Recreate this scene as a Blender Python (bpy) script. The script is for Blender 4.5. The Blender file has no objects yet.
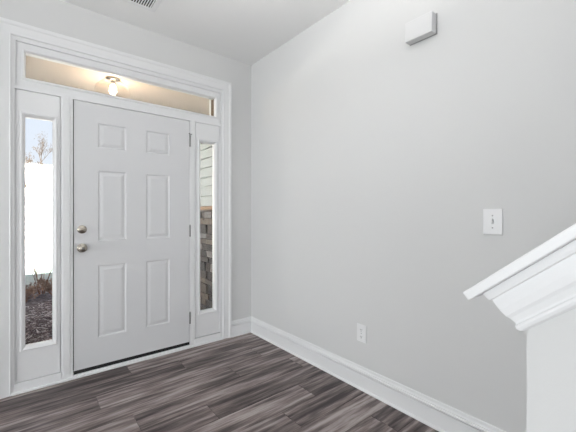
import bpy, bmesh, math, random
from mathutils import Vector, Matrix

PI = math.pi
SC = bpy.context.scene
COL = SC.collection

# ------------------------------------------------------------------ camera
cam_d = bpy.data.cameras.new('camera')
cam = bpy.data.objects.new('camera', cam_d)
COL.objects.link(cam)
cam.location = (-1.800, -2.8247, 1.2012)
cam.rotation_euler = (PI / 2, 0, -0.679708)
cam_d.sensor_width = 36
cam_d.lens = 324.983 * 36 / 576
cam_d.shift_y = -2.13 / 576
cam_d.clip_start = 0.02
cam_d.clip_end = 400
SC.camera = cam

# ------------------------------------------------------------------ sky
world = bpy.data.worlds.new('World')
SC.world = world
world.use_nodes = True
nt = world.node_tree
nt.nodes.clear()
w_out = nt.nodes.new('ShaderNodeOutputWorld')
w_bg = nt.nodes.new('ShaderNodeBackground')
w_geo = nt.nodes.new('ShaderNodeTexCoord')
w_sep = nt.nodes.new('ShaderNodeSeparateXYZ')
w_ramp = nt.nodes.new('ShaderNodeValToRGB')
w_ramp.color_ramp.elements[0].position = 0.0
w_ramp.color_ramp.elements[0].color = (0.84, 0.87, 0.95, 1)
w_ramp.color_ramp.elements[1].position = 0.7
w_ramp.color_ramp.elements[1].color = (0.50, 0.66, 0.95, 1)
e = w_ramp.color_ramp.elements.new(0.30)
e.color = (0.74, 0.81, 0.95, 1)
nt.links.new(w_geo.outputs['Generated'], w_sep.inputs[0])
nt.links.new(w_sep.outputs['Z'], w_ramp.inputs[0])
nt.links.new(w_ramp.outputs[0], w_bg.inputs[0])
w_bg.inputs[1].default_value = 1.08
nt.links.new(w_bg.outputs[0], w_out.inputs[0])

# ------------------------------------------------------------------ sun
sun_d = bpy.data.lights.new('sun', 'SUN')
sun_d.energy = 130.0
sun_d.angle = math.radians(0.6)
sun_d.color = (1.0, 0.98, 0.95)
sun = bpy.data.objects.new('sun', sun_d)
COL.objects.link(sun)
# the sun stands behind the house and lights the field in front of it
sun.rotation_euler = Vector((0.20, 1.0, -1.0)).to_track_quat('-Z', 'Y').to_euler()


def area(name, loc, direction, sx, sy, power, color):
    d = bpy.data.lights.new(name, 'AREA')
    d.shape = 'RECTANGLE'
    d.size = sx
    d.size_y = sy
    d.energy = power
    d.color = color
    o = bpy.data.objects.new(name, d)
    o.location = loc
    o.rotation_euler = Vector(direction).to_track_quat('-Z', 'Y').to_euler()
    COL.objects.link(o)
    return o


# fill lamps added inside the unseen windows behind and left of the camera
area('window_daylight_back', (-4.2, -6.42, 1.25), (0.1, 1, -0.1), 3.0, 1.9, 45, (0.94, 0.975, 1.0))
area('window_daylight_left', (-8.42, -2.6, 1.10), (1, 0.05, -0.12), 3.6, 1.8, 150, (0.94, 0.975, 1.0))

SC.view_settings.view_transform = 'Standard'
SC.view_settings.look = 'None'
SC.view_settings.gamma = 1
SC.view_settings.use_curve_mapping = False
SC.view_settings.exposure = 0.07


# ------------------------------------------------------------------ materials
def new_mat(name):
    m = bpy.data.materials.new(name)
    m.use_nodes = True
    return m, m.node_tree, m.node_tree.nodes['Principled BSDF']


def paint(name, col, rough=0.5, bump=0.0, scale=200, spec=0.5, metal=0.0, var=0.0):
    m, t, b = new_mat(name)
    b.inputs['Roughness'].default_value = rough
    b.inputs['Specular IOR Level'].default_value = spec
    b.inputs['Metallic'].default_value = metal
    tc = t.nodes.new('ShaderNodeTexCoord')
    n = t.nodes.new('ShaderNodeTexNoise')
    n.inputs['Scale'].default_value = scale
    n.inputs['Detail'].default_value = 3
    t.links.new(tc.outputs['Object'], n.inputs['Vector'])
    mx = t.nodes.new('ShaderNodeMix')
    mx.data_type = 'RGBA'
    c2 = tuple(max(0, c * (1 - var)) for c in col)
    mx.inputs[6].default_value = (*col, 1)
    mx.inputs[7].default_value = (*c2, 1)
    t.links.new(n.outputs['Fac'], mx.inputs[0])
    t.links.new(mx.outputs[2], b.inputs['Base Color'])
    if bump:
        bp = t.nodes.new('ShaderNodeBump')
        bp.inputs['Strength'].default_value = bump
        bp.inputs['Distance'].default_value = 0.002
        t.links.new(n.outputs['Fac'], bp.inputs['Height'])
        t.links.new(bp.outputs[0], b.inputs['Normal'])
    return m


M = {}
M['wall'] = paint('wall_paint', (0.72, 0.72, 0.715), 0.75, 0.12, 350, 0.3, var=0.01)
M['ceiling'] = paint('ceiling_paint', (0.91, 0.91, 0.905), 0.9, 0.1, 300, 0.2, var=0.01)
M['trim'] = paint('white_trim_paint', (0.86, 0.86, 0.865), 0.35, 0.03, 120, 0.5, var=0.01)
M['door'] = paint('white_door_paint', (0.76, 0.76, 0.77), 0.42, 0.12, 160, 0.5, var=0.01)
M['plastic'] = paint('white_plastic', (0.88, 0.88, 0.885), 0.35, 0.0, 50, 0.5)
M['chime'] = paint('off_white_plastic', (0.74, 0.74, 0.74), 0.5)
M['plastic_grey'] = paint('grey_plastic', (0.36, 0.36, 0.36), 0.5)
M['plastic_dark'] = paint('dark_slot', (0.05, 0.05, 0.05), 0.6)
M['grille_dark'] = paint('vent_opening', (0.03, 0.03, 0.032), 0.9)
M['nickel'] = paint('satin_nickel', (0.50, 0.46, 0.40), 0.27, 0.0, 90, 0.5, 1.0, 0.1)
M['hinge'] = paint('hinge_metal', (0.30, 0.30, 0.29), 0.35, 0.0, 90, 0.5, 0.9, 0.1)
M['rubber'] = paint('black_rubber', (0.012, 0.012, 0.012), 0.7)
M['porch_ceiling'] = paint('porch_ceiling_paint', (0.72, 0.62, 0.54), 0.7, 0.05, 60, 0.3, var=0.03)
M['siding'] = paint('pale_siding', (0.33, 0.36, 0.36), 0.6, 0.15, 40, 0.3, var=0.06)
M['ledge'] = paint('tan_stone_ledge', (0.42, 0.27, 0.17), 0.85, 0.4, 30, 0.3, var=0.4)
M['mortar'] = paint('stone_mortar', (0.06, 0.05, 0.045), 0.95, 0.4, 60, 0.2, var=0.4)
M['wood_end'] = paint('bare_brown_wood', (0.20, 0.12, 0.06), 0.8, 0.3, 90, 0.3, var=0.75)
M['concrete'] = paint('concrete', (0.45, 0.45, 0.43), 0.9, 0.3, 25, 0.2, var=0.2)
M['carpet'] = paint('stair_carpet', (0.36, 0.34, 0.32), 0.95, 0.5, 300, 0.1, var=0.3)
M['bark'] = paint('twig_bark', (0.34, 0.16, 0.09), 0.9, 0.3, 80, 0.2, var=0.5)
M['pale_bark'] = paint('pale_dry_branch', (0.020, 0.012, 0.006), 0.9, 0.2, 20, 0.2, var=0.5)
M['dry_leaf'] = paint('dry_leaf', (0.36, 0.22, 0.16), 0.9, 0.0, 30, 0.2, var=0.5)
M['rug'] = paint('cream_rug', (0.80, 0.79, 0.76), 0.95, 0.5, 200, 0.1, var=0.05)
M['roof'] = paint('roof_shingles', (0.12, 0.12, 0.12), 0.9, 0.4, 30, 0.2, var=0.4)


def attr_mat(name, ramp, rough=0.6, scale=(1, 1, 1), amp=0.35, bump=0.3, noise=18.0, detail=6, attr='tone'):
    """colour picked by a per-face 'tone' attribute through a ramp, varied by stretched grain"""
    m, t, b = new_mat(name)
    b.inputs['Roughness'].default_value = rough
    at = t.nodes.new('ShaderNodeAttribute')
    at.attribute_name = attr
    tc = t.nodes.new('ShaderNodeTexCoord')
    mp = t.nodes.new('ShaderNodeMapping')
    mp.inputs['Scale'].default_value = scale
    t.links.new(tc.outputs['Object'], mp.inputs[0])
    n = t.nodes.new('ShaderNodeTexNoise')
    n.noise_dimensions = '4D'
    n.inputs['Scale'].default_value = noise
    n.inputs['Detail'].default_value = detail
    n.inputs['Roughness'].default_value = 0.65
    t.links.new(mp.outputs[0], n.inputs['Vector'])
    w = t.nodes.new('ShaderNodeMath')
    w.operation = 'MULTIPLY'
    w.inputs[1].default_value = 37.0
    t.links.new(at.outputs['Fac'], w.inputs[0])
    t.links.new(w.outputs[0], n.inputs['W'])
    a = t.nodes.new('ShaderNodeMath')
    a.operation = 'MULTIPLY_ADD'
    a.inputs[1].default_value = amp * 2
    t.links.new(n.outputs['Fac'], a.inputs[0])
    s = t.nodes.new('ShaderNodeMath')
    s.operation = 'SUBTRACT'
    s.inputs[1].default_value = amp
    t.links.new(at.outputs['Fac'], s.inputs[0])
    t.links.new(s.outputs[0], a.inputs[2])
    r = t.nodes.new('ShaderNodeValToRGB')
    els = r.color_ramp.elements
    els[0].position, els[0].color = ramp[0][0], (*ramp[0][1], 1)
    els[1].position, els[1].color = ramp[-1][0], (*ramp[-1][1], 1)
    for p, c in ramp[1:-1]:
        els.new(p).color = (*c, 1)
    t.links.new(a.outputs[0], r.inputs[0])
    t.links.new(r.outputs[0], b.inputs['Base Color'])
    if bump:
        bp = t.nodes.new('ShaderNodeBump')
        bp.inputs['Strength'].default_value = bump
        bp.inputs['Distance'].default_value = 0.002
        t.links.new(n.outputs['Fac'], bp.inputs['Height'])
        t.links.new(bp.outputs[0], b.inputs['Normal'])
    return m


M['plank'] = attr_mat('vinyl_planks', [(0.0, (0.028, 0.018, 0.017)), (0.36, (0.118, 0.090, 0.086)),
                                       (0.6, (0.225, 0.178, 0.168)), (1.0, (0.44, 0.385, 0.37))],
                      0.45, (1.0, 14.0, 1.0), 1.8, 0.2, 1.9, 12)
M['stone'] = attr_mat('ledge_stone', [(0.0, (0.03, 0.026, 0.026)), (0.4, (0.085, 0.068, 0.058)),
                                      (0.7, (0.16, 0.115, 0.085)), (1.0, (0.22, 0.21, 0.22))],
                      0.9, (1, 1, 1), 0.3, 1.0, 30)
M['chips'] = attr_mat('mulch_chips', [(0.0, (0.09, 0.06, 0.055)), (0.5, (0.32, 0.235, 0.225)),
                                      (1.0, (0.90, 0.80, 0.77))], 0.95, (1, 1, 1), 0.1, 0.0, 20)


def ground_mat():
    m, t, b = new_mat('mulch_ground')
    b.inputs['Roughness'].default_value = 0.95
    tc = t.nodes.new('ShaderNodeTexCoord')
    n = t.nodes.new('ShaderNodeTexNoise')
    n.inputs['Scale'].default_value = 9
    n.inputs['Detail'].default_value = 9
    n.inputs['Roughness'].default_value = 0.75
    t.links.new(tc.outputs['Object'], n.inputs['Vector'])
    r = t.nodes.new('ShaderNodeValToRGB')
    els = r.color_ramp.elements
    els[0].position, els[0].color = 0.38, (0.035, 0.022, 0.02, 1)
    els[1].position, els[1].color = 0.68, (0.34, 0.27, 0.26, 1)
    els.new(0.5).color = (0.11, 0.072, 0.068, 1)
    t.links.new(n.outputs['Fac'], r.inputs[0])
    t.links.new(r.outputs[0], b.inputs['Base Color'])
    return m


M['mulch'] = ground_mat()
M['field'] = paint('dry_field', (0.55, 0.525, 0.49), 0.95, 0.4, 0.8, 0.1, var=0.25)
M['verge'] = paint('grass_verge', (0.11, 0.14, 0.12), 0.95, 0.4, 30, 0.1, var=0.3)
M['walk'] = paint('pale_walk', (0.40, 0.39, 0.33), 0.95, 0.3, 12, 0.1, var=0.2)


def glass_mat(name, tint=(1, 1, 1)):
    m = bpy.data.materials.new(name)
    m.use_nodes = True
    t = m.node_tree
    t.nodes.clear()
    o = t.nodes.new('ShaderNodeOutputMaterial')
    mx = t.nodes.new('ShaderNodeMixShader')
    tr = t.nodes.new('ShaderNodeBsdfTransparent')
    gl = t.nodes.new('ShaderNodeBsdfGlossy')
    lw = t.nodes.new('ShaderNodeLayerWeight')
    lw.inputs[0].default_value = 0.5
    pw = t.nodes.new('ShaderNodeMath')
    pw.operation = 'POWER'
    pw.inputs[1].default_value = 4.5
    fr = t.nodes.new('ShaderNodeMath')
    fr.operation = 'MULTIPLY_ADD'
    fr.inputs[1].default_value = 0.85
    fr.inputs[2].default_value = 0.035
    t.links.new(lw.outputs['Facing'], pw.inputs[0])
    t.links.new(pw.outputs[0], fr.inputs[0])
    tr.inputs[0].default_value = (*tint, 1)
    gl.inputs['Roughness'].default_value = 0.01
    t.links.new(fr.outputs[0], mx.inputs[0])
    t.links.new(tr.outputs[0], mx.inputs[1])
    t.links.new(gl.outputs[0], mx.inputs[2])
    t.links.new(mx.outputs[0], o.inputs[0])
    return m


M['glass'] = glass_mat('window_glass', (0.97, 0.985, 0.98))
M['shade'] = glass_mat('lamp_glass', (0.97, 0.93, 0.89))


def glow(name, col, strength):
    m, t, b = new_mat(name)
    b.inputs['Emission Color'].default_value = (*col, 1)
    b.inputs['Emission Strength'].default_value = strength
    return m


M['bulb'] = glow('lit_bulb', (1.0, 0.86, 0.66), 14)
M['diffuser'] = glow('lit_diffuser', (1.0, 0.93, 0.82), 3)


# ------------------------------------------------------------------ helpers
def link(name, bm, mat, parent=None, smooth=False, recalc=True):
    if recalc:
        bmesh.ops.recalc_face_normals(bm, faces=bm.faces)
    me = bpy.data.meshes.new(name)
    bm.to_mesh(me)
    bm.free()
    for p in me.polygons:
        p.use_smooth = smooth
    me.materials.append(mat)
    o = bpy.data.objects.new(name, me)
    COL.objects.link(o)
    if parent:
        o.parent = parent
        o.matrix_parent_inverse = Matrix.Translation(-parent.location) if parent.rotation_euler.z == 0 else parent.matrix_world.inverted()
    return o


def struct(o):
    o['kind'] = 'structure'
    return o


def tag(o, label, cat, group=None, kind=None):
    o['label'] = label
    o['category'] = cat
    if group:
        o['group'] = group
    if kind:
        o['kind'] = kind
    return o


def empty(name, loc):
    o = bpy.data.objects.new(name, None)
    o.empty_display_size = 0.1
    o.location = loc
    COL.objects.link(o)
    return o


def box(bm, x0, x1, y0, y1, z0, z1, bevel=0.0, seg=2):
    vs = [bm.verts.new((x, y, z)) for x in (x0, x1) for y in (y0, y1) for z in (z0, z1)]
    fs = [(0, 1, 3, 2), (4, 6, 7, 5), (0, 4, 5, 1), (2, 3, 7, 6), (0, 2, 6, 4), (1, 5, 7, 3)]
    faces = [bm.faces.new([vs[i] for i in f]) for f in fs]
    if bevel:
        es = list({e for f in faces for e in f.edges})
        bmesh.ops.bevel(bm, geom=es, offset=bevel, segments=seg, affect='EDGES', profile=0.5)
    return faces


def obox(name, b, mat, parent=None, bevel=0.0, seg=2):
    bm = bmesh.new()
    box(bm, *b, bevel=bevel, seg=seg)
    return link(name, bm, mat, parent)


def sweep(bm, rings, closed=True, caps=True):
    """rings: list of lists of points, all the same length, profile closed"""
    R = [[bm.verts.new(p) for p in ring] for ring in rings]
    n = len(R[0])
    for a, b in zip(R, R[1:]):
        for i in range(n if closed else n - 1):
            j = (i + 1) % n
            bm.faces.new((a[i], a[j], b[j], b[i]))
    if caps:
        bm.faces.new(R[0])
        bm.faces.new(R[-1][::-1])


def lathe(bm, prof, origin, axis, n=24, cap=True):
    """prof: (radius, distance along axis)"""
    ax = Vector(axis).normalized()
    u = ax.orthogonal().normalized()
    v = ax.cross(u)
    O = Vector(origin)
    rings = []
    for r, h in prof:
        rings.append([bm.verts.new(O + ax * h + (u * math.cos(2 * PI * k / n) + v * math.sin(2 * PI * k / n)) * max(r, 1e-5)) for k in range(n)])
    for a, b in zip(rings, rings[1:]):
        for i in range(n):
            j = (i + 1) % n
            bm.faces.new((a[i], a[j], b[j], b[i]))
    if cap:
        bm.faces.new(rings[0][::-1])
        bm.faces.new(rings[-1])


def panel_face(bm, x0, x1, z0, z1, y, rects, prof, holes=False):
    """A face in the plane y with sunk or raised rectangles; prof = (inset, depth) rings; depth towards +y"""
    xs = sorted({x0, x1} | {r[0] for r in rects} | {r[1] for r in rects})
    zs = sorted({z0, z1} | {r[2] for r in rects} | {r[3] for r in rects})
    vc = {}

    def V(x, z, yy):
        k = (round(x, 5), round(z, 5), round(yy, 5))
        if k not in vc:
            vc[k] = bm.verts.new((x, yy, z))
        return vc[k]
    for a, b in zip(xs, xs[1:]):
        for c, d in zip(zs, zs[1:]):
            mx_, mz_ = (a + b) / 2, (c + d) / 2
            if any(r[0] < mx_ < r[1] and r[2] < mz_ < r[3] for r in rects):
                continue
            bm.faces.new((V(a, c, y), V(b, c, y), V(b, d, y), V(a, d, y)))
    for (rx0, rx1, rz0, rz1) in rects:
        prev = None
        for ins, dep in [(0, 0)] + prof:
            ring = [V(rx0 + ins, rz0 + ins, y + dep), V(rx1 - ins, rz0 + ins, y + dep),
                    V(rx1 - ins, rz1 - ins, y + dep), V(rx0 + ins, rz1 - ins, y + dep)]
            if prev:
                for i in range(4):
                    j = (i + 1) % 4
                    bm.faces.new((prev[i], prev[j], ring[j], ring[i]))
            prev = ring
        if not holes:
            bm.faces.new(prev)


def slab_with_holes(bm, x0, x1, z0, z1, y0, y1, rects, prof):
    """solid panel: moulded front at y0, plain back at y1, open rectangles"""
    panel_face(bm, x0, x1, z0, z1, y0, rects, prof, holes=True)
    last_i, last_d = prof[-1]
    inner = [(r[0] + last_i, r[1] - last_i, r[2] + last_i, r[3] - last_i) for r in rects]
    panel_face(bm, x0, x1, z0, z1, y1, inner, [], holes=True)
    for (a, b, c, d) in inner:
        pts = [(a, c), (b, c), (b, d), (a, d)]
        for i in range(4):
            p, q = pts[i], pts[(i + 1) % 4]
            bm.faces.new([bm.verts.new(v) for v in ((p[0], y0 + last_d, p[1]), (q[0], y0 + last_d, q[1]), (q[0], y1, q[1]), (p[0], y1, p[1]))])
    pts = [(x0, z0), (x1, z0), (x1, z1), (x0, z1)]
    for i in range(4):
        p, q = pts[i], pts[(i + 1) % 4]
        bm.faces.new([bm.verts.new(v) for v in ((p[0], y0, p[1]), (q[0], y0, q[1]), (q[0], y1, q[1]), (p[0], y1, p[1]))])
    bmesh.ops.remove_doubles(bm, verts=bm.verts, dist=1e-5)


# ------------------------------------------------------------------ room shell
HC = 2.723
XL, YB = -8.5, -6.5
OX0, OX1, OZ = -1.885, -0.312, 2.405      # rough opening of the entry unit

bm = bmesh.new()                            # wall with the front door
WT = 0.14
box(bm, XL - .14, OX0, 0, WT, -0.05, HC + .02)
box(bm, OX1, 0.0, 0, WT, -0.05, HC + .02)
box(bm, OX0, OX1, 0, WT, OZ, HC + .02)
struct(link('wall_front', bm, M['wall']))

bm = bmesh.new()
box(bm, 0, .14, YB, 0.14, -0.05, HC + .02)
struct(link('wall_right', bm, M['wall']))


def wall_with_window(name, axis, pos, thick, a0, a1, win):
    """a wall at x=pos or y=pos with one window opening (w0,w1,z0,z1)"""
    bm = bmesh.new()
    w0, w1, z0, z1 = win
    for (p, q, r, s) in ((a0, w0, -.05, HC + .02), (w1, a1, -.05, HC + .02), (w0, w1, -.05, z0), (w0, w1, z1, HC + .02)):
        if axis == 'x':
            box(bm, pos - thick, pos, p, q, r, s)
        else:
            box(bm, p, q, pos - thick, pos, r, s)
    return struct(link(name, bm, M['wall']))


wall_with_window('wall_left', 'x', XL, .14, YB, 0.0, (-4.4, -0.8, 0.15, 2.05))
wall_with_window('wall_back', 'y', YB, .14, XL - .14, .14, (-5.7, -2.7, 0.25, 2.2))
for i, (ax, pos, w) in enumerate((('x', XL, (-4.4, -0.8, .15, 2.05)), ('y', YB, (-5.7, -2.7, .25, 2.2)))):
    bm = bmesh.new()
    n = 3
    st = (w[1] - w[0]) / n
    for k in range(n + 1):
        c = w[0] + k * st
        c = min(max(c, w[0] + .025), w[1] - .025)
        if ax == 'x':
            box(bm, pos - .09, pos - .05, c - .025, c + .025, w[2], w[3])
        else:
            box(bm, c - .025, c + .025, pos - .09, pos - .05, w[2], w[3])
    for zz in (w[2] + .025, (w[2] + w[3]) / 2, w[3] - .025):
        if ax == 'x':
            box(bm, pos - .085, pos - .055, w[0], w[1], zz - .025, zz + .025)
        else:
            box(bm, w[0], w[1], pos - .085, pos - .055, zz - .025, zz + .025)
    wf = struct(link('window_%d' % (i + 4), bm, M['trim']))
    bm = bmesh.new()
    if ax == 'x':
        box(bm, pos - .073, pos - .067, w[0], w[1], w[2], w[3])
    else:
        box(bm, w[0], w[1], pos - .073, pos - .067, w[2], w[3])
    link('pane', bm, M['glass'], wf)

bm = bmesh.new()
box(bm, XL - .14, .14, YB - .14, .14, HC, HC + .2)
struct(link('ceiling', bm, M['ceiling']))


# ---- floor of vinyl planks, butt joints where the photograph has them
def plank_floor():
    rnd = random.Random(11)
    W, L, g = 0.18, 1.20, 0.0011
    known = {0: (-1.18, .45), 1: (-.826, .62), 2: (-1.44, .50), 3: (-.564, .42), 4: (-1.30, .48), 5: (-.914, .66),
             6: (-.308, .45), 7: (-.59, .50), 8: (-1.1, .55), 9: (-.2, .5)}
    bm = bmesh.new()
    lay = bm.faces.layers.float.new('tone')
    box(bm, XL, 0.0, YB, 0.0, -.06, -.0016)
    k = -1
    while True:
        ya = -0.01 - W * k
        yb = ya - W
        ya = min(ya, 0.0)
        if ya <= YB:
            break
        yb = max(yb, YB)
        off = known[k][0] if k in known else rnd.uniform(-L, 0)
        x = off
        while x > XL - L:
            x -= L
        while x < 0:
            a, b = max(x, XL), min(x + L, 0)
            x += L
            if b - a < .005:
                continue
            tone = rnd.uniform(.32, .66)
            if yb < ya - .003:
                vs = []
                for (dx, dz) in ((g * .4, -.0015), (g * 1.6, 0)):
                    vs.append([bm.verts.new(p) for p in ((a + dx, yb + dx, dz), (b - dx, yb + dx, dz), (b - dx, ya - dx, dz), (a + dx, ya - dx, dz))])
                for i in range(4):
                    j = (i + 1) % 4
                    bm.faces.new((vs[0][i], vs[0][j], vs[1][j], vs[1][i]))[lay] = tone * .6
                bm.faces.new(vs[1])[lay] = tone
        k += 1
    o = link('floor', bm, M['plank'], recalc=False)
    return struct(o)


plank_floor()

# ------------------------------------------------------------------ entry unit
# moulded casing round the door, sidelights and transom
CAS = [(0.0, 0.0), (0.0, 0.011), (0.006, 0.013), (0.010, 0.010), (0.014, 0.010), (0.045, 0.0135), (0.058, 0.014),
       (0.064, 0.019), (0.070, 0.021), (0.082, 0.021), (0.088, 0.019), (0.090, 0.015), (0.090, 0.0)]
CX0, CX1, CZ = -1.872, -0.325, 2.388
bm = bmesh.new()
rings = []
for (cx, cz, ox, oz) in ((CX0, 0, -1, 0), (CX0, CZ, -1, 1), (CX1, CZ, 1, 1), (CX1, 0, 1, 0)):
    rings.append([(cx + a * ox, -b, cz + a * oz) for a, b in CAS])
sweep(bm, rings)
struct(link('trim_1', bm, M['trim']))

# jambs, mullions and header of the unit (front faces in y = 0..)
JM = [(-1.886, -1.854), (-1.6045, -1.5305), (-0.6485, -0.602), (-0.350, -0.311)]
bm = bmesh.new()
for k, (a, b) in enumerate(JM):
    box(bm, a, b, -0.001, 0.11, 0.0, 2.038)
# rebates behind the sidelight leaves and the transom sash
for (a, b) in ((-1.862, -1.835), (-1.622, -1.598), (-.606, -.585), (-.366, -.345)):
    box(bm, a, b, .051, .108, 0.0, 2.044)
box(bm, -1.86, -.34, .0615, .108, 2.055, 2.085)
box(bm, -1.86, -.34, .0615, .108, 2.335, 2.37)
box(bm, -1.86, -1.83, .0615, .108, 2.055, 2.37)
# stop mouldings standing on the mullions
box(bm, -1.592, -1.548, -.006, .004, 0.045, 2.040, bevel=.0025)
box(bm, -0.640, -0.612, -.004, .004, 0.045, 2.040, bevel=.002)
box(bm, -1.886, -.311, -0.0015, 0.11, 2.038, 2.0635, bevel=.0015)      # header
box(bm, -1.886, -1.850, -0.001, 0.11, 2.0635, 2.3585)
box(bm, -.346, -.311, -0.001, 0.11, 2.0635, 2.3585)
box(bm, -1.886, -.311, -0.001, 0.11, 2.3585, 2.406)
struct(link('trim_2', bm, M['trim']))

# transom sash with its long pane
TPROF = [(0.0, -0.001), (0.003, -0.007), (0.012, -0.007), (0.018, 0.004), (0.022, 0.008)]
bm = bmesh.new()
slab_with_holes(bm, -1.848, -0.348, 2.065, 2.357, 0.008, 0.06, [(-1.820, -0.378, 2.106, 2.318)], TPROF)
win = struct(link('window_1', bm, M['trim']))
obox('pane', (-1.802, -.396, .030, .034, 2.124, 2.300), M['glass'], win)
o = obox('brown_end_stop', (-.4035, -.394, .036, .088, 2.124, 2.300), M['wood_end'], win)
o['label'] = 'strip of bare brown wood at the right end of the glass'
obox('outer_stop', (-.404, -.394, .088, .125, 2.10, 2.32), M['trim'], win)


# sidelights: panel door leaves with a tall pane, and sill boards
SPROF = [(0.0, -0.001), (0.004, -0.009), (0.010, -0.010), (0.020, -0.002), (0.026, 0.006), (0.029, 0.010)]
for i, (a, b, gx0, gx1) in enumerate(((-1.852, -1.6065, -1.800, -1.650), (-.600, -.352, -.545, -.408))):
    bm = bmesh.new()
    slab_with_holes(bm, a, b, 0.072, 2.036, 0.006, 0.050, [(gx0 - .029, gx1 + .029, .302 - .029, 1.862 + .029)], SPROF)
    # thin upright bead near both long edges of the leaf
    box(bm, a + .002, a + .006, -.001, .010, .075, 2.033, bevel=.001)
    box(bm, b - .006, b - .002, -.001, .010, .075, 2.033, bevel=.001)
    win = struct(link('window_%d' % (i + 2), bm, M['trim']))
    obox('pane', (gx0 - .004, gx1 + .004, .026, .030, .298, 1.866), M['glass'], win)
    sl = obox('sill_board', (a - .008, b + .006, -.006, .05, 0.0, .068), M['trim'], win, bevel=.004)

# white caulked shoe strip and threshold right across the unit
bm = bmesh.new()
box(bm, CX0, CX1, -.020, .0, 0.0, .014, bevel=.004)
box(bm, -1.530, -.649, -.004, .10, 0.0, .024, bevel=.003)
struct(link('trim_3', bm, M['trim']))

# the six-panel door
DX0, DX1, DZ0, DZ1 = -1.5245, -0.6515, 0.052, 2.034
PROF = [(0.005, 0.0062), (0.012, 0.0075), (0.017, 0.0066), (0.034, 0.0022), (0.038, 0.0016)]
RECTS = []
for (za, zb) in ((.262, .809), (.997, 1.530), (1.706, 1.890)):
    RECTS.append((-1.370, -1.173, za, zb))
    RECTS.append((-1.022, -.830, za, zb))
bm = bmesh.new()
panel_face(bm, DX0, DX1, DZ0, DZ1, 0.004, RECTS, PROF)
panel_face(bm, DX0, DX1, DZ0, DZ1, 0.048, RECTS, [(a, -d) for a, d in PROF])
pts = [(DX0, DZ0), (DX1, DZ0), (DX1, DZ1), (DX0, DZ1)]
for i in range(4):
    p, q = pts[i], pts[(i + 1) % 4]
    bm.faces.new([bm.verts.new(v) for v in ((p[0], .004, p[1]), (q[0], .004, q[1]), (q[0], .048, q[1]), (p[0], .048, p[1]))])
bmesh.ops.remove_doubles(bm, verts=bm.verts, dist=1e-5)
door = struct(link('door_1', bm, M['door']))
obox('door_sweep', (DX0 + .001, DX1 - .001, .0055, .046, .025, .0515), M['rubber'], door)
# black weather seal in the gap on the latch side
o = obox('weather_seal', (-1.5304, -1.5247, .007, .046, .06, 2.036), M['rubber'], door)

# hinges: leaf, barrel with knuckles
for k, hz in enumerate((1.855, 1.047, .265)):
    bm = bmesh.new()
    box(bm, -.6515, -.6485, .002, .03, hz - .050, hz + .050)
    for q in range(5):
        z0 = hz - .050 + q * .020
        lathe(bm, [(.0060, 0), (.0068, .002), (.0068, .0175), (.0060, .0195)], (-.650, -.002, z0), (0, 0, 1), 12)
    lathe(bm, [(.002, 0), (.0058, .002), (.0058, .005), (.002, .008)], (-.650, -.002, hz + .050), (0, 0, 1), 12)
    h = link('hinge', bm, M['hinge'], door)
    if k == 0:
        bm = bmesh.new()
        lathe(bm, [(.0025, 0), (.0025, .016), (.007, .018), (.0075, .023), (.006, .027)], (-.650, -.004, hz + .060), (-.55, -.8, .05), 14)
        lathe(bm, [(.0025, 0), (.0025, .010), (.005, .012), (.005, .016)], (-.650, -.004, hz + .060), (.7, -.6, .05), 14)
        st = link('hinge_pin_stop', bm, M['hinge'], h, True)

# knob and deadbolt with their roses
kx = -1.474
bm = bmesh.new()
lathe(bm, [(.033, 0), (.033, .003), (.030, .007), (.022, .009), (.012, .011), (.0115, .026), (.016, .030),
           (.0245, .036), (.0275, .044), (.0275, .051), (.024, .058), (.015, .062), (.0035, .0625)],
      (kx, .004, .949), (0, -1, 0), 32)
kn = link('doorknob', bm, M['nickel'], door, True)
bm = bmesh.new()
lathe(bm, [(.007, 0), (.007, .002), (.0055, .003)], (kx, -.0583, .949), (0, -1, 0), 16)
box(bm, kx - .002, kx + .002, -.0665, -.060, .944, .954, bevel=.0007)
link('lock_button', bm, M['hinge'], kn)
bm = bmesh.new()
lathe(bm, [(.031, 0), (.031, .004), (.029, .008), (.021, .0115), (.010, .012), (.0095, .018)], (kx, .004, 1.086), (0, -1, 0), 32)
db = link('deadbolt', bm, M['nickel'], door, True)
bm = bmesh.new()
box(bm, kx - .019, kx + .019, -.030, -.014, 1.079, 1.093, bevel=.004)
tt = link('thumb_turn', bm, M['nickel'], db, True)
# latch plates in the edge and jamb
for z in (.949, 1.086):
    obox('strike_plate', (-1.5318, -1.5262, -.0035, .030, z - .028, z + .028), M['hinge'], door)

# ------------------------------------------------------------------ baseboards
BASE = [(0.0, 0.0), (0.014, 0.0), (0.014, 0.104), (0.006, 0.1055), (0.006, 0.110), (0.0175, 0.112), (0.0185, 0.116), (0.0165, 0.120), (0.0100, 0.122), (0.0115, 0.128), (0.0075, 0.137), (0.0070, 0.149), (0.0045, 0.154), (0, 0.154)]
SHOE = [(0.014, 0.0), (0.0255, 0.0), (0.0250, 0.008), (0.020, 0.0125), (0.014, 0.0135)]


def baseboard(name, rings_fn):
    bm = bmesh.new()
    for prof in (BASE, SHOE):
        sweep(bm, rings_fn(prof))
    return struct(link(name, bm, M['trim']))


baseboard('baseboard_right', lambda P: [[(-a, -a, z) for a, z in P], [(-a, -2.56, z) for a, z in P]])
baseboard('baseboard_front', lambda P: [[(-.2355, -a, z) for a, z in P], [(-a, -a, z) for a, z in P]])
baseboard('baseboard_left', lambda P: [[(XL, -a, z) for a, z in P], [(-1.9625, -a, z) for a, z in P]])

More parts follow.
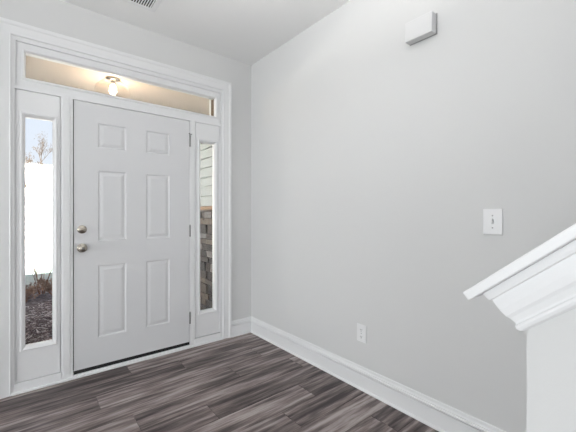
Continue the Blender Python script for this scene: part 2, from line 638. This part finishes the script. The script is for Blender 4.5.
# ------------------------------------------------------------------ stairs and their low wall
KX0, KX1, KY = -1.05, -0.935, -2.627
TH = math.atan(.828)
sl = Vector((0, -math.cos(TH), math.sin(TH)))       # up the slope
nn = Vector((0, math.sin(TH), math.cos(TH)))        # square to it
P0 = Vector((0, KY, .978))
CAPN = .091
LEN = 1.75
a = P0 + nn * CAPN
b = a + sl * LEN
poly = [(KY, 0.0), (P0.y, P0.z), (a.y, a.z), (b.y, b.z), (b.y, 0.0)]
bm = bmesh.new()
sweep(bm, [[(KX0, y, z) for y, z in poly], [(KX1, y, z) for y, z in poly]])
struct(link('wall_stairs', bm, M['wall']))
# moulding under the cap: along the room side, round the end, along the stair side
MO = [(0, 0), (.004, .0005), (.0085, .004), (.0105, .009), (.0095, .0135), (.0065, .016), (.0060, .019), (.0085, .030),
      (.0110, .036), (.0125, .050), (.0125, .060), (.0115, .0725), (.0155, .0745), (.0165, .080), (.0170, .0905), (0, .0905)]
bm = bmesh.new()
rings = []
for (x, so, bx, bs) in ((KX0, LEN, -1, 0), (KX0, 0, -1, -1), (KX1, 0, 1, -1), (KX1, LEN, 1, 0)):
    rings.append([Vector((x + bx * o, 0, 0)) + P0 + sl * (so + bs * o) + nn * h for o, h in MO])
sweep(bm, rings)
mo = struct(link('trim_4', bm, M['trim']))
# the cap board
OV = .041
bm = bmesh.new()
q = []
for s_ in (-OV, LEN):
    for x, h in ((KX0 - OV, .0), (KX1 + OV, .0), (KX1 + OV, .019), (KX0 - OV, .019)):
        q.append(Vector((x, 0, 0)) + P0 + sl * s_ + nn * (CAPN + h))
vs = [bm.verts.new(v) for v in q]
fs = [bm.faces.new([vs[i] for i in f]) for f in ((0, 1, 2, 3), (7, 6, 5, 4), (0, 4, 5, 1), (1, 5, 6, 2), (2, 6, 7, 3), (3, 7, 4, 0))]
bmesh.ops.bevel(bm, geom=list(bm.edges), offset=.0028, segments=3, affect='EDGES', profile=.5)
struct(link('trim_5', bm, M['trim'], smooth=False))
# carpeted steps between the low wall and the right wall
bm = bmesh.new()
rise, run = .19, .2295
for k in range(8):
    y1 = KY - .02 - k * run
    box(bm, KX1 + .002, -.002, y1 - run, y1, 0.0 if k == 0 else rise * k - .001, rise * (k + 1), bevel=0)
    box(bm, KX1 + .002, -.002, y1 - .01, y1 + .022, rise * (k + 1) - .028, rise * (k + 1) + .002, bevel=.008)
o = link('staircase', bm, M['carpet'])
struct(o)

# unseen pale rug added left of the camera to bounce light upwards
rug = obox('area_rug', (-8.0, -3.0, -6.0, -.7, .001, .012), M['rug'])
tag(rug, 'large cream rug on the plank floor left of the entry', 'rug')

# ------------------------------------------------------------------ small things on the walls
# light switch
sy, sz = -2.212, 1.1625
sw = empty('light_switch', (0, sy, sz))
tag(sw, 'white single toggle light switch in an oversized plate on the right wall', 'light switch')
bm = bmesh.new()
box(bm, -.0075, 0.0, sy - .043, sy + .043, sz - .0635, sz + .0635, bevel=.0028, seg=3)
link('cover_plate', bm, M['plastic'], sw)
bm = bmesh.new()
ring = [(-.0076, sy + u * .0042, sz + v * .0100) for u, v in ((-1, -1), (1, -1), (1, 1), (-1, 1))]
tip = [(-.0225, sy + u * .0035, sz + .011 + v * .0045) for u, v in ((-1, -1), (1, -1), (1, 1), (-1, 1))]
sweep(bm, [ring, tip])
link('toggle', bm, M['plastic'], sw)
obox('toggle_slot', (-.0079, -.0070, sy - .005, sy + .005, sz - .0115, sz + .0115), M['plastic_grey'], sw)
for dz in (.030, -.030):
    bm = bmesh.new()
    lathe(bm, [(.0036, 0), (.0036, .001), (.002, .0016)], (-.0072, sy, sz + dz), (-1, 0, 0), 12)
    link('screw', bm, M['plastic_grey'], sw)

# electrical outlet
oy, oz = -1.406, .3815
ot = empty('electrical_outlet', (0, oy, oz))
tag(ot, 'white duplex electrical outlet low on the right wall above the baseboard', 'outlet')
obox('cover_plate', (-.0070, 0, oy - .039, oy + .039, oz - .060, oz + .060), M['plastic'], ot, bevel=.0028, seg=3)
for dz in (.0235, -.0235):
    bm = bmesh.new()
    n = 20
    pts = []
    for k in range(n):
        an = 2 * PI * k / n
        pts.append((.0165 * math.cos(an), max(-.0135, min(.0135, .0175 * math.sin(an)))))
    sweep(bm, [[(-.0068, oy + u, oz + dz + v) for u, v in pts], [(-.0088, oy + u * .97, oz + dz + v * .97) for u, v in pts]])
    soc = link('socket', bm, M['plastic'], ot)
    bm = bmesh.new()
    box(bm, -.0092, -.0086, oy - .0075, oy - .0050, oz + dz - .002, oz + dz + .0065)
    box(bm, -.0092, -.0086, oy + .0050, oy + .0072, oz + dz - .002, oz + dz + .0055)
    lathe(bm, [(.0026, 0), (.0026, .0006)], (-.0086, oy, oz + dz - .0075), (-1, 0, 0), 10)
    link('slots', bm, M['plastic_dark'], soc)
bm = bmesh.new()
lathe(bm, [(.0034, 0), (.0034, .001), (.002, .0016)], (-.0068, oy, oz), (-1, 0, 0), 12)
link('screw', bm, M['plastic_grey'], ot)

# door chime box high on the wall
ch = empty('door_chime', (0, -1.848, 2.27))
tag(ch, 'white plastic door chime box mounted high on the right wall', 'door chime')
bm = bmesh.new()
prof = [(-.004, 0.0), (-.004, 0.004)]
box(bm, -.053, -.005, -1.928, -1.763, 2.212, 2.328, bevel=.006, seg=3)
link('cover', bm, M['chime'], ch)
obox('backplate', (-.0055, 0, -1.933, -1.768, 2.211, 2.328), M['plastic_grey'], ch)

# ceiling vent
vent = empty('ceiling_vent', (-1.19, -.375, HC))
tag(vent, 'white louvred air vent in the ceiling above the front door', 'vent')
vx0, vx1, vy0, vy1 = -1.395, -1.040, -.480, -.283
bm = bmesh.new()
ix0, ix1, iy0, iy1 = vx0 + .038, vx1 - .038, vy0 + .038, vy1 - .038
R = []
for (e0, z) in ((0, 0), (0, -.002), (.004, -.005), (.030, -.0075), (.036, -.006), (.038, -.002), (.038, 0)):
    R.append([(vx0 + e0, vy0 + e0, HC + z), (vx1 - e0, vy0 + e0, HC + z), (vx1 - e0, vy1 - e0, HC + z), (vx0 + e0, vy1 - e0, HC + z)])
sweep(bm, R, caps=False)
link('frame', bm, M['trim'], vent)
obox('duct_opening', (ix0, ix1, iy0, iy1, HC - .0016, HC - .0004), M['grille_dark'], vent)
bm = bmesh.new()
n = 17
for k in range(n):
    x = ix0 + (k + .5) * (ix1 - ix0) / n
    w = .0030
    sgn = -1 if k < n / 2 else 1
    pts = [(x - w, -.0018), (x - w + .0012, -.0018), (x + w, -.0075), (x + w - .0012, -.0075)]
    if sgn < 0:
        pts = [(2 * x - px, pz) for px, pz in pts]
    sweep(bm, [[(px, iy0, HC + pz) for px, pz in pts], [(px, iy1, HC + pz) for px, pz in pts]])
link('louvres', bm, M['trim'], vent)

# unseen lamp; its bowl form and place are invented to brighten the ceiling
LX, LY, LZ = -1.30, -1.75, 2.16
cl = empty('pendant_lamp', (LX, LY, HC))
tag(cl, 'white bowl pendant lamp hanging from the ceiling over the entry, shining upwards', 'pendant lamp')
bm = bmesh.new()
lathe(bm, [(.065, 0), (.065, .012), (.04, .022), (.006, .026), (.006, HC - LZ + .03)], (LX, LY, HC), (0, 0, -1), 40)
link('rod', bm, M['nickel'], cl, True)
bm = bmesh.new()
pr = [(.135, .0), (.130, .018), (.112, .036), (.062, .052), (.005, .058)]
lathe(bm, pr + [(.004, .054)] + [(r - .005, h - .003) for r, h in pr[:-1]][::-1], (LX, LY, LZ), (0, 0, -1), 40, cap=False)
link('bowl', bm, M['plastic'], cl, True)
ud = bpy.data.lights.new('entry_bulb_light', 'AREA')
ud.shape = 'DISK'
ud.size = .22
ud.energy = 18.5
ud.color = (1.0, .99, .98)
uo = bpy.data.objects.new('entry_bulb_light', ud)
uo.location = (LX, LY, LZ - .012)
uo.rotation_euler = (PI, 0, 0)
COL.objects.link(uo)

# ------------------------------------------------------------------ porch
PZ = -.10
PCX0, PCX1, PY = -2.1, .10, 1.50
CPZ = 2.42
obox_ = obox('floor_porch', (-1.48, PCX1, WT, 1.35, PZ - .15, PZ), M['concrete'])
struct(obox_)
obox_ = obox('ceiling_porch', (PCX0, PCX1 + .0, WT, PY + .15, CPZ, CPZ + .08), M['porch_ceiling'])
struct(obox_)
bm = bmesh.new()
box(bm, PCX0, PCX1, PY, PY + .15, 2.24, CPZ)
struct(link('beam_porch', bm, M['porch_ceiling']))
# unseen left side wall, added to cut off grazing daylight
bm = bmesh.new()
zz = -.15
while zz < 2.42:
    z1 = min(zz + .127, 2.42)
    sweep(bm, [[(-2.10 + .016, y, zz), (-2.10 + .002, y, zz), (-2.10, y, z1), (-2.10 + .006, y, z1)] for y in (WT, 1.95)])
    zz += .127
box(bm, -2.24, -2.099, WT, 1.95, -.3, 2.42)
struct(link('wall_porch_left', bm, M['siding']))

# clapboard wall on the right of the porch, standing on a stone base
bm = bmesh.new()
EX = .1270
zz = 1.300
while zz < 3.2:
    z1 = min(zz + EX, 3.3)
    sweep(bm, [[(PCX1 - .026, y, zz + .013), (PCX1 + .001, y, zz + .013), (PCX1 + .001, y, z1), (PCX1 - .016, y, z1)] for y in (WT, 5.2)])
    zz += EX
box(bm, PCX1 - .001, PCX1 + .12, WT, 5.2, -.3, 3.3)
struct(link('wall_porch_siding', bm, M['siding']))
bm = bmesh.new()
box(bm, PCX1 - .075, PCX1, WT, 5.2, 1.255, 1.300, bevel=.008)
struct(link('trim_6', bm, M['ledge']))

rnd = random.Random(5)
bm = bmesh.new()
lay = bm.faces.layers.float.new('tone')
box(bm, PCX1 - .012, PCX1, WT, 5.2, -.12, 1.255)
for f in bm.faces:
    f[lay] = .05
zz = -.12
while zz < 1.250:
    h = rnd.choice((.07, .085, .10, .12))
    z1 = min(zz + h, 1.254)
    y = WT + rnd.uniform(-.1, 0)
    while y < 5.1:
        l = rnd.uniform(.12, .26)
        d = rnd.uniform(.022, .055)
        t = rnd.random()
        y0_, y1_ = max(y, WT + .002), y + l - .007
        if y1_ - y0_ > .03:
            n0 = len(bm.faces)
            fs = box(bm, PCX1 - d, PCX1 - .010, y0_, y1_, zz + .005, z1 - .005)
            for v in {v for f in fs for v in f.verts}:
                if v.co.x < PCX1 - .015:
                    v.co.x += rnd.uniform(-.007, .007)
                    v.co.z += rnd.uniform(-.002, .002)
            for f in fs:
                f[lay] = t
        y += l
    zz = z1
struct(link('wall_porch_stone', bm, M['stone']))

# hanging lamp under the porch ceiling
lx, ly = -1.185, .45
pl = empty('porch_light', (lx, ly, CPZ))
tag(pl, 'lit porch ceiling lamp with clear glass shade seen through the transom', 'lamp')
bm = bmesh.new()
lathe(bm, [(.001, 0), (.060, .0), (.062, .012), (.045, .022), (.010, .026)], (lx, ly, CPZ), (0, 0, -1), 28)
link('canopy', bm, M['nickel'], pl, True)
bm = bmesh.new()
lathe(bm, [(.006, .008), (.006, .02), (.014, .022), (.016, .045), (.010, .048)], (lx, ly, CPZ), (0, 0, -1), 16)
link('stem', bm, M['nickel'], pl, True)
bm = bmesh.new()
prof = [(.018, .026), (.055, .030), (.105, .045), (.135, .075), (.145, .115)]
lathe(bm, prof, (lx, ly, CPZ), (0, 0, -1), 36, cap=False)
link('glass_shade', bm, M['shade'], pl, True)
bm = bmesh.new()
lathe(bm, [(.012, .048), (.020, .060), (.028, .080), (.029, .092), (.024, .108), (.010, .118), (.001, .119)], (lx, ly, CPZ), (0, 0, -1), 24)
link('bulb', bm, M['bulb'], pl, True)
pd = bpy.data.lights.new('porch_bulb_light', 'POINT')
pd.energy = 6.5
pd.color = (1.0, .80, .58)
pd.shadow_soft_size = .05
po = bpy.data.objects.new('porch_bulb_light', pd)
po.location = (lx, ly, CPZ - .20)
COL.objects.link(po)

# upper part of the house: it throws the shade that covers the front yard
bm = bmesh.new()
box(bm, XL - .6, 2.5, YB - .2, .14, HC + .25, 5.6)
struct(link('wall_upper_storey', bm, M['siding']))
bm = bmesh.new()
sweep(bm, [[(x, YB - .7, 5.6), (x, .7, 5.6), (x, -3.1, 7.4)] for x in (XL - 1.0, 3.0)])
struct(link('roof_house', bm, M['roof']))
bm = bmesh.new()
sweep(bm, [[(x, WT, 2.52), (x, PY + .3, 2.51), (x, PY + .3, 2.60), (x, WT, 3.1)] for x in (PCX0 - .3, PCX1 - .01)])
struct(link('roof_porch', bm, M['roof']))

struct(obox('roof_patio', (XL - .6, 2.0, -10.5, YB - .7, 2.75, 2.9), M['roof']))  # unseen slab added to keep direct sun off the back window

# ------------------------------------------------------------------ yard
def terrain(name, x0, x1, y0, y1, nx, ny, fn, mat):
    bm = bmesh.new()
    g = [[bm.verts.new((x0 + (x1 - x0) * i / nx, y0 + (y1 - y0) * j / ny, fn(x0 + (x1 - x0) * i / nx, y0 + (y1 - y0) * j / ny))) for i in range(nx + 1)] for j in range(ny + 1)]
    for j in range(ny):
        for i in range(nx):
            bm.faces.new((g[j][i], g[j][i + 1], g[j + 1][i + 1], g[j + 1][i]))
    return struct(link(name, bm, mat, smooth=True, recalc=False))


rnd = random.Random(3)
GZ = -.17
terrain('ground_bed', -9, 6, .14, 4.75, 90, 50, lambda x, y: GZ + rnd.uniform(-.018, .018), M['mulch'])
terrain('ground_walk', -9, 6, 4.74, 6.42, 10, 6, lambda x, y: GZ + .012, M['walk'])
terrain('ground_verge', -9, 6, 6.40, 7.0, 10, 6, lambda x, y: GZ + .018, M['verge'])


def hill(x, y):
    t = max(0.0, (y - 16) / 22)
    t = min(t, 1.0)
    return GZ + .012 + 6.3 * t * t * (3 - 2 * t) + .12 * math.sin(x * .7 + y * .31)* min(1, (y - 7) / 8)


terrain('ground_field', -60, 90, 6.98, 75, 60, 50, hill, M['field'])

# wood chips and stems strewn over the bed: nobody could count them
rnd = random.Random(8)
bm = bmesh.new()
lay = bm.faces.layers.float.new('tone')
for _ in range(8500):
    x, y = rnd.uniform(-2.6, -.9), rnd.uniform(1.2, 4.7)
    if min((x + 1.58) ** 2 + (y - 4.15) ** 2, (x + 1.86) ** 2 + (y - 3.55) ** 2, (x + 1.38) ** 2 + (y - 3.75) ** 2) < .12:
        continue
    l, w, an = rnd.uniform(.02, .085), rnd.uniform(.003, .010), rnd.uniform(0, PI)
    z = GZ + rnd.uniform(.012, .045)
    u = Vector((math.cos(an), math.sin(an), rnd.uniform(-.3, .3))) * l / 2
    v = Vector((-math.sin(an), math.cos(an), 0)) * w / 2
    c = Vector((x, y, z))
    t = rnd.random() ** 1.3
    pts = [c - u - v, c + u - v, c + u + v, c - u + v]
    up = Vector((0, 0, .004))
    lo = [bm.verts.new(p) for p in pts]
    hi = [bm.verts.new(p + up) for p in pts]
    bm.faces.new(hi)[lay] = t
    for i in range(4):
        j = (i + 1) % 4
        bm.faces.new((lo[i], lo[j], hi[j], hi[i]))[lay] = t
o = link('mulch', bm, M['chips'], recalc=False)
tag(o, 'brown wood mulch strewn over the planting bed outside', 'mulch', kind='stuff')


def twig_tube(bm, pts, r0, r1, n=5):
    rings = []
    for i, p in enumerate(pts):
        d = (pts[min(i + 1, len(pts) - 1)] - pts[max(i - 1, 0)]).normalized()
        u = d.orthogonal().normalized()
        v = d.cross(u)
        r = r0 + (r1 - r0) * i / (len(pts) - 1)
        rings.append([p + (u * math.cos(2 * PI * k / n) + v * math.sin(2 * PI * k / n)) * r for k in range(n)])
    sweep(bm, rings)


def grow(bm, p, d, length, r, depth, rnd, spread=.6, leaves=None, kids=(2, 4)):
    pts = [p.copy()]
    q = p.copy()
    dd = d.normalized()
    for k in range(4):
        dd = (dd + Vector((rnd.uniform(-1, 1), rnd.uniform(-1, 1), rnd.uniform(-.4, .8))) * .13).normalized()
        q = q + dd * length / 4
        pts.append(q.copy())
    twig_tube(bm, pts, r, r * .55)
    if leaves is not None and depth <= 0:
        leaves.append(q.copy())
    if depth <= 0:
        return
    for _ in range(rnd.randint(*kids)):
        i = rnd.randint(2, 4)
        nd = (dd + Vector((rnd.uniform(-1, 1), rnd.uniform(-1, 1), rnd.uniform(-.2, .9))) * spread).normalized()
        grow(bm, pts[i], nd, length * rnd.uniform(.55, .8), r * .55, depth - 1, rnd, spread, leaves, kids)


def leaf_cluster(bm, spots, size, per, rnd):
    for c in spots:
        for _ in range(per):
            p = c + Vector([rnd.uniform(-1, 1) for _ in range(3)]) * size * 1.6
            u = Vector([rnd.uniform(-1, 1) for _ in range(3)]).normalized() * size * rnd.uniform(.5, 1)
            v = u.orthogonal().normalized() * size * .35
            w = u.cross(v).normalized() * size * .12
            bm.faces.new([bm.verts.new(x) for x in (p - u, p - v + w, p + u, p + v + w)])


def shrub(name, label, x, y, h, n, seed, group=None, mat='bark', leafy=0, lean=.35, leaf=.028):
    rnd = random.Random(seed)
    root = empty(name, (x, y, GZ))
    tag(root, label, 'shrub', group)
    bm = bmesh.new()
    tips = []
    for k in range(n):
        an = 2 * PI * k / n + rnd.uniform(-.3, .3)
        p = Vector((x + .03 * math.cos(an), y + .03 * math.sin(an), GZ - .02))
        d = Vector((math.cos(an) * lean, math.sin(an) * lean, 1))
        grow(bm, p, d, h * rnd.uniform(.4, .62), .006, 2, rnd, .45, tips, (2, 3))
    link('stems', bm, M[mat], root)
    if leafy:
        bm = bmesh.new()
        leaf_cluster(bm, tips, leaf, leafy, rnd)
        link('foliage', bm, M['dry_leaf'] if mat == 'bark' else M[mat], root, recalc=False)
    return root


G = 'dry shrubs in the bed outside the left sidelight'
shrub('dry_shrub', 'tall bare shrub with reddish stems behind the mulch bed outside', -1.58, 4.15, 1.15, 8, 2, None, 'bark', 1)
shrub('dry_shrub', 'low dense brown shrub left of the tall bare shrub outside', -1.86, 3.55, .34, 12, 5, None, 'bark', 9, .8)
shrub('dry_shrub', 'low dense brown shrub right of the tall bare shrub outside', -1.38, 3.75, .34, 12, 9, None, 'bark', 9, .8)


def tree(label, x, y, h, seed, depth=4):
    rnd = random.Random(seed)
    z = hill(x, y)
    root = empty('bare_tree', (x, y, z))
    tag(root, label, 'tree')
    bm = bmesh.new()
    tips = []
    grow(bm, Vector((x, y, z - .1)), Vector((0, 0, 1)), h * .42, h * .016, depth, rnd, .75, tips, (3, 4))
    link('branches', bm, M['pale_bark'], root)
    bm = bmesh.new()
    leaf_cluster(bm, tips[:900], .06, 2, rnd)
    link('foliage', bm, M['pale_bark'], root, recalc=False)
    return root


tree('bare sunlit tree at the top of the field, leftmost through the left sidelight', -1.75, 27, 2.6, 1)
tree('bare sunlit tree at the top of the field, in the middle of the left sidelight', -.75, 33, 2.7, 6)
tree('bare sunlit tree at the top of the field, right edge of the left sidelight', 1.1, 26.5, 2.4, 12)
for k, (x, y, h, lb) in enumerate(((-1.2, 15, .7, 'small dry bush low in the sunlit field, nearest the house'),
                                   (-1.9, 18, .6, 'small dry bush in the sunlit field behind the nearest one'))):
    r = shrub('dry_bush', lb, x, y, h, 8, 30 + k, None, 'bark', 2)
    r['category'] = 'bush'

rnd = random.Random(77)
spots = [(-1.9, 21.5), (-.9, 22.5), (.3, 21.8), (-1.2, 24.6), (.1, 25.2), (-.2, 28.5), (-1.1, 29.8), (.9, 30.5), (-1.8, 31.5), (.4, 19.2)]
for k, (x, y) in enumerate(spots):
    r = shrub('twiggy_bush', 'small dry twiggy bush scattered over the sunlit slope beyond the yard', x, y, rnd.uniform(.8, 1.3), 7, 60 + k,
              'twiggy bushes on the sunlit slope', 'pale_bark', 5, .6, .075)
    r['category'] = 'bush'
    dz = hill(x, y) - GZ
    r.location.z += dz
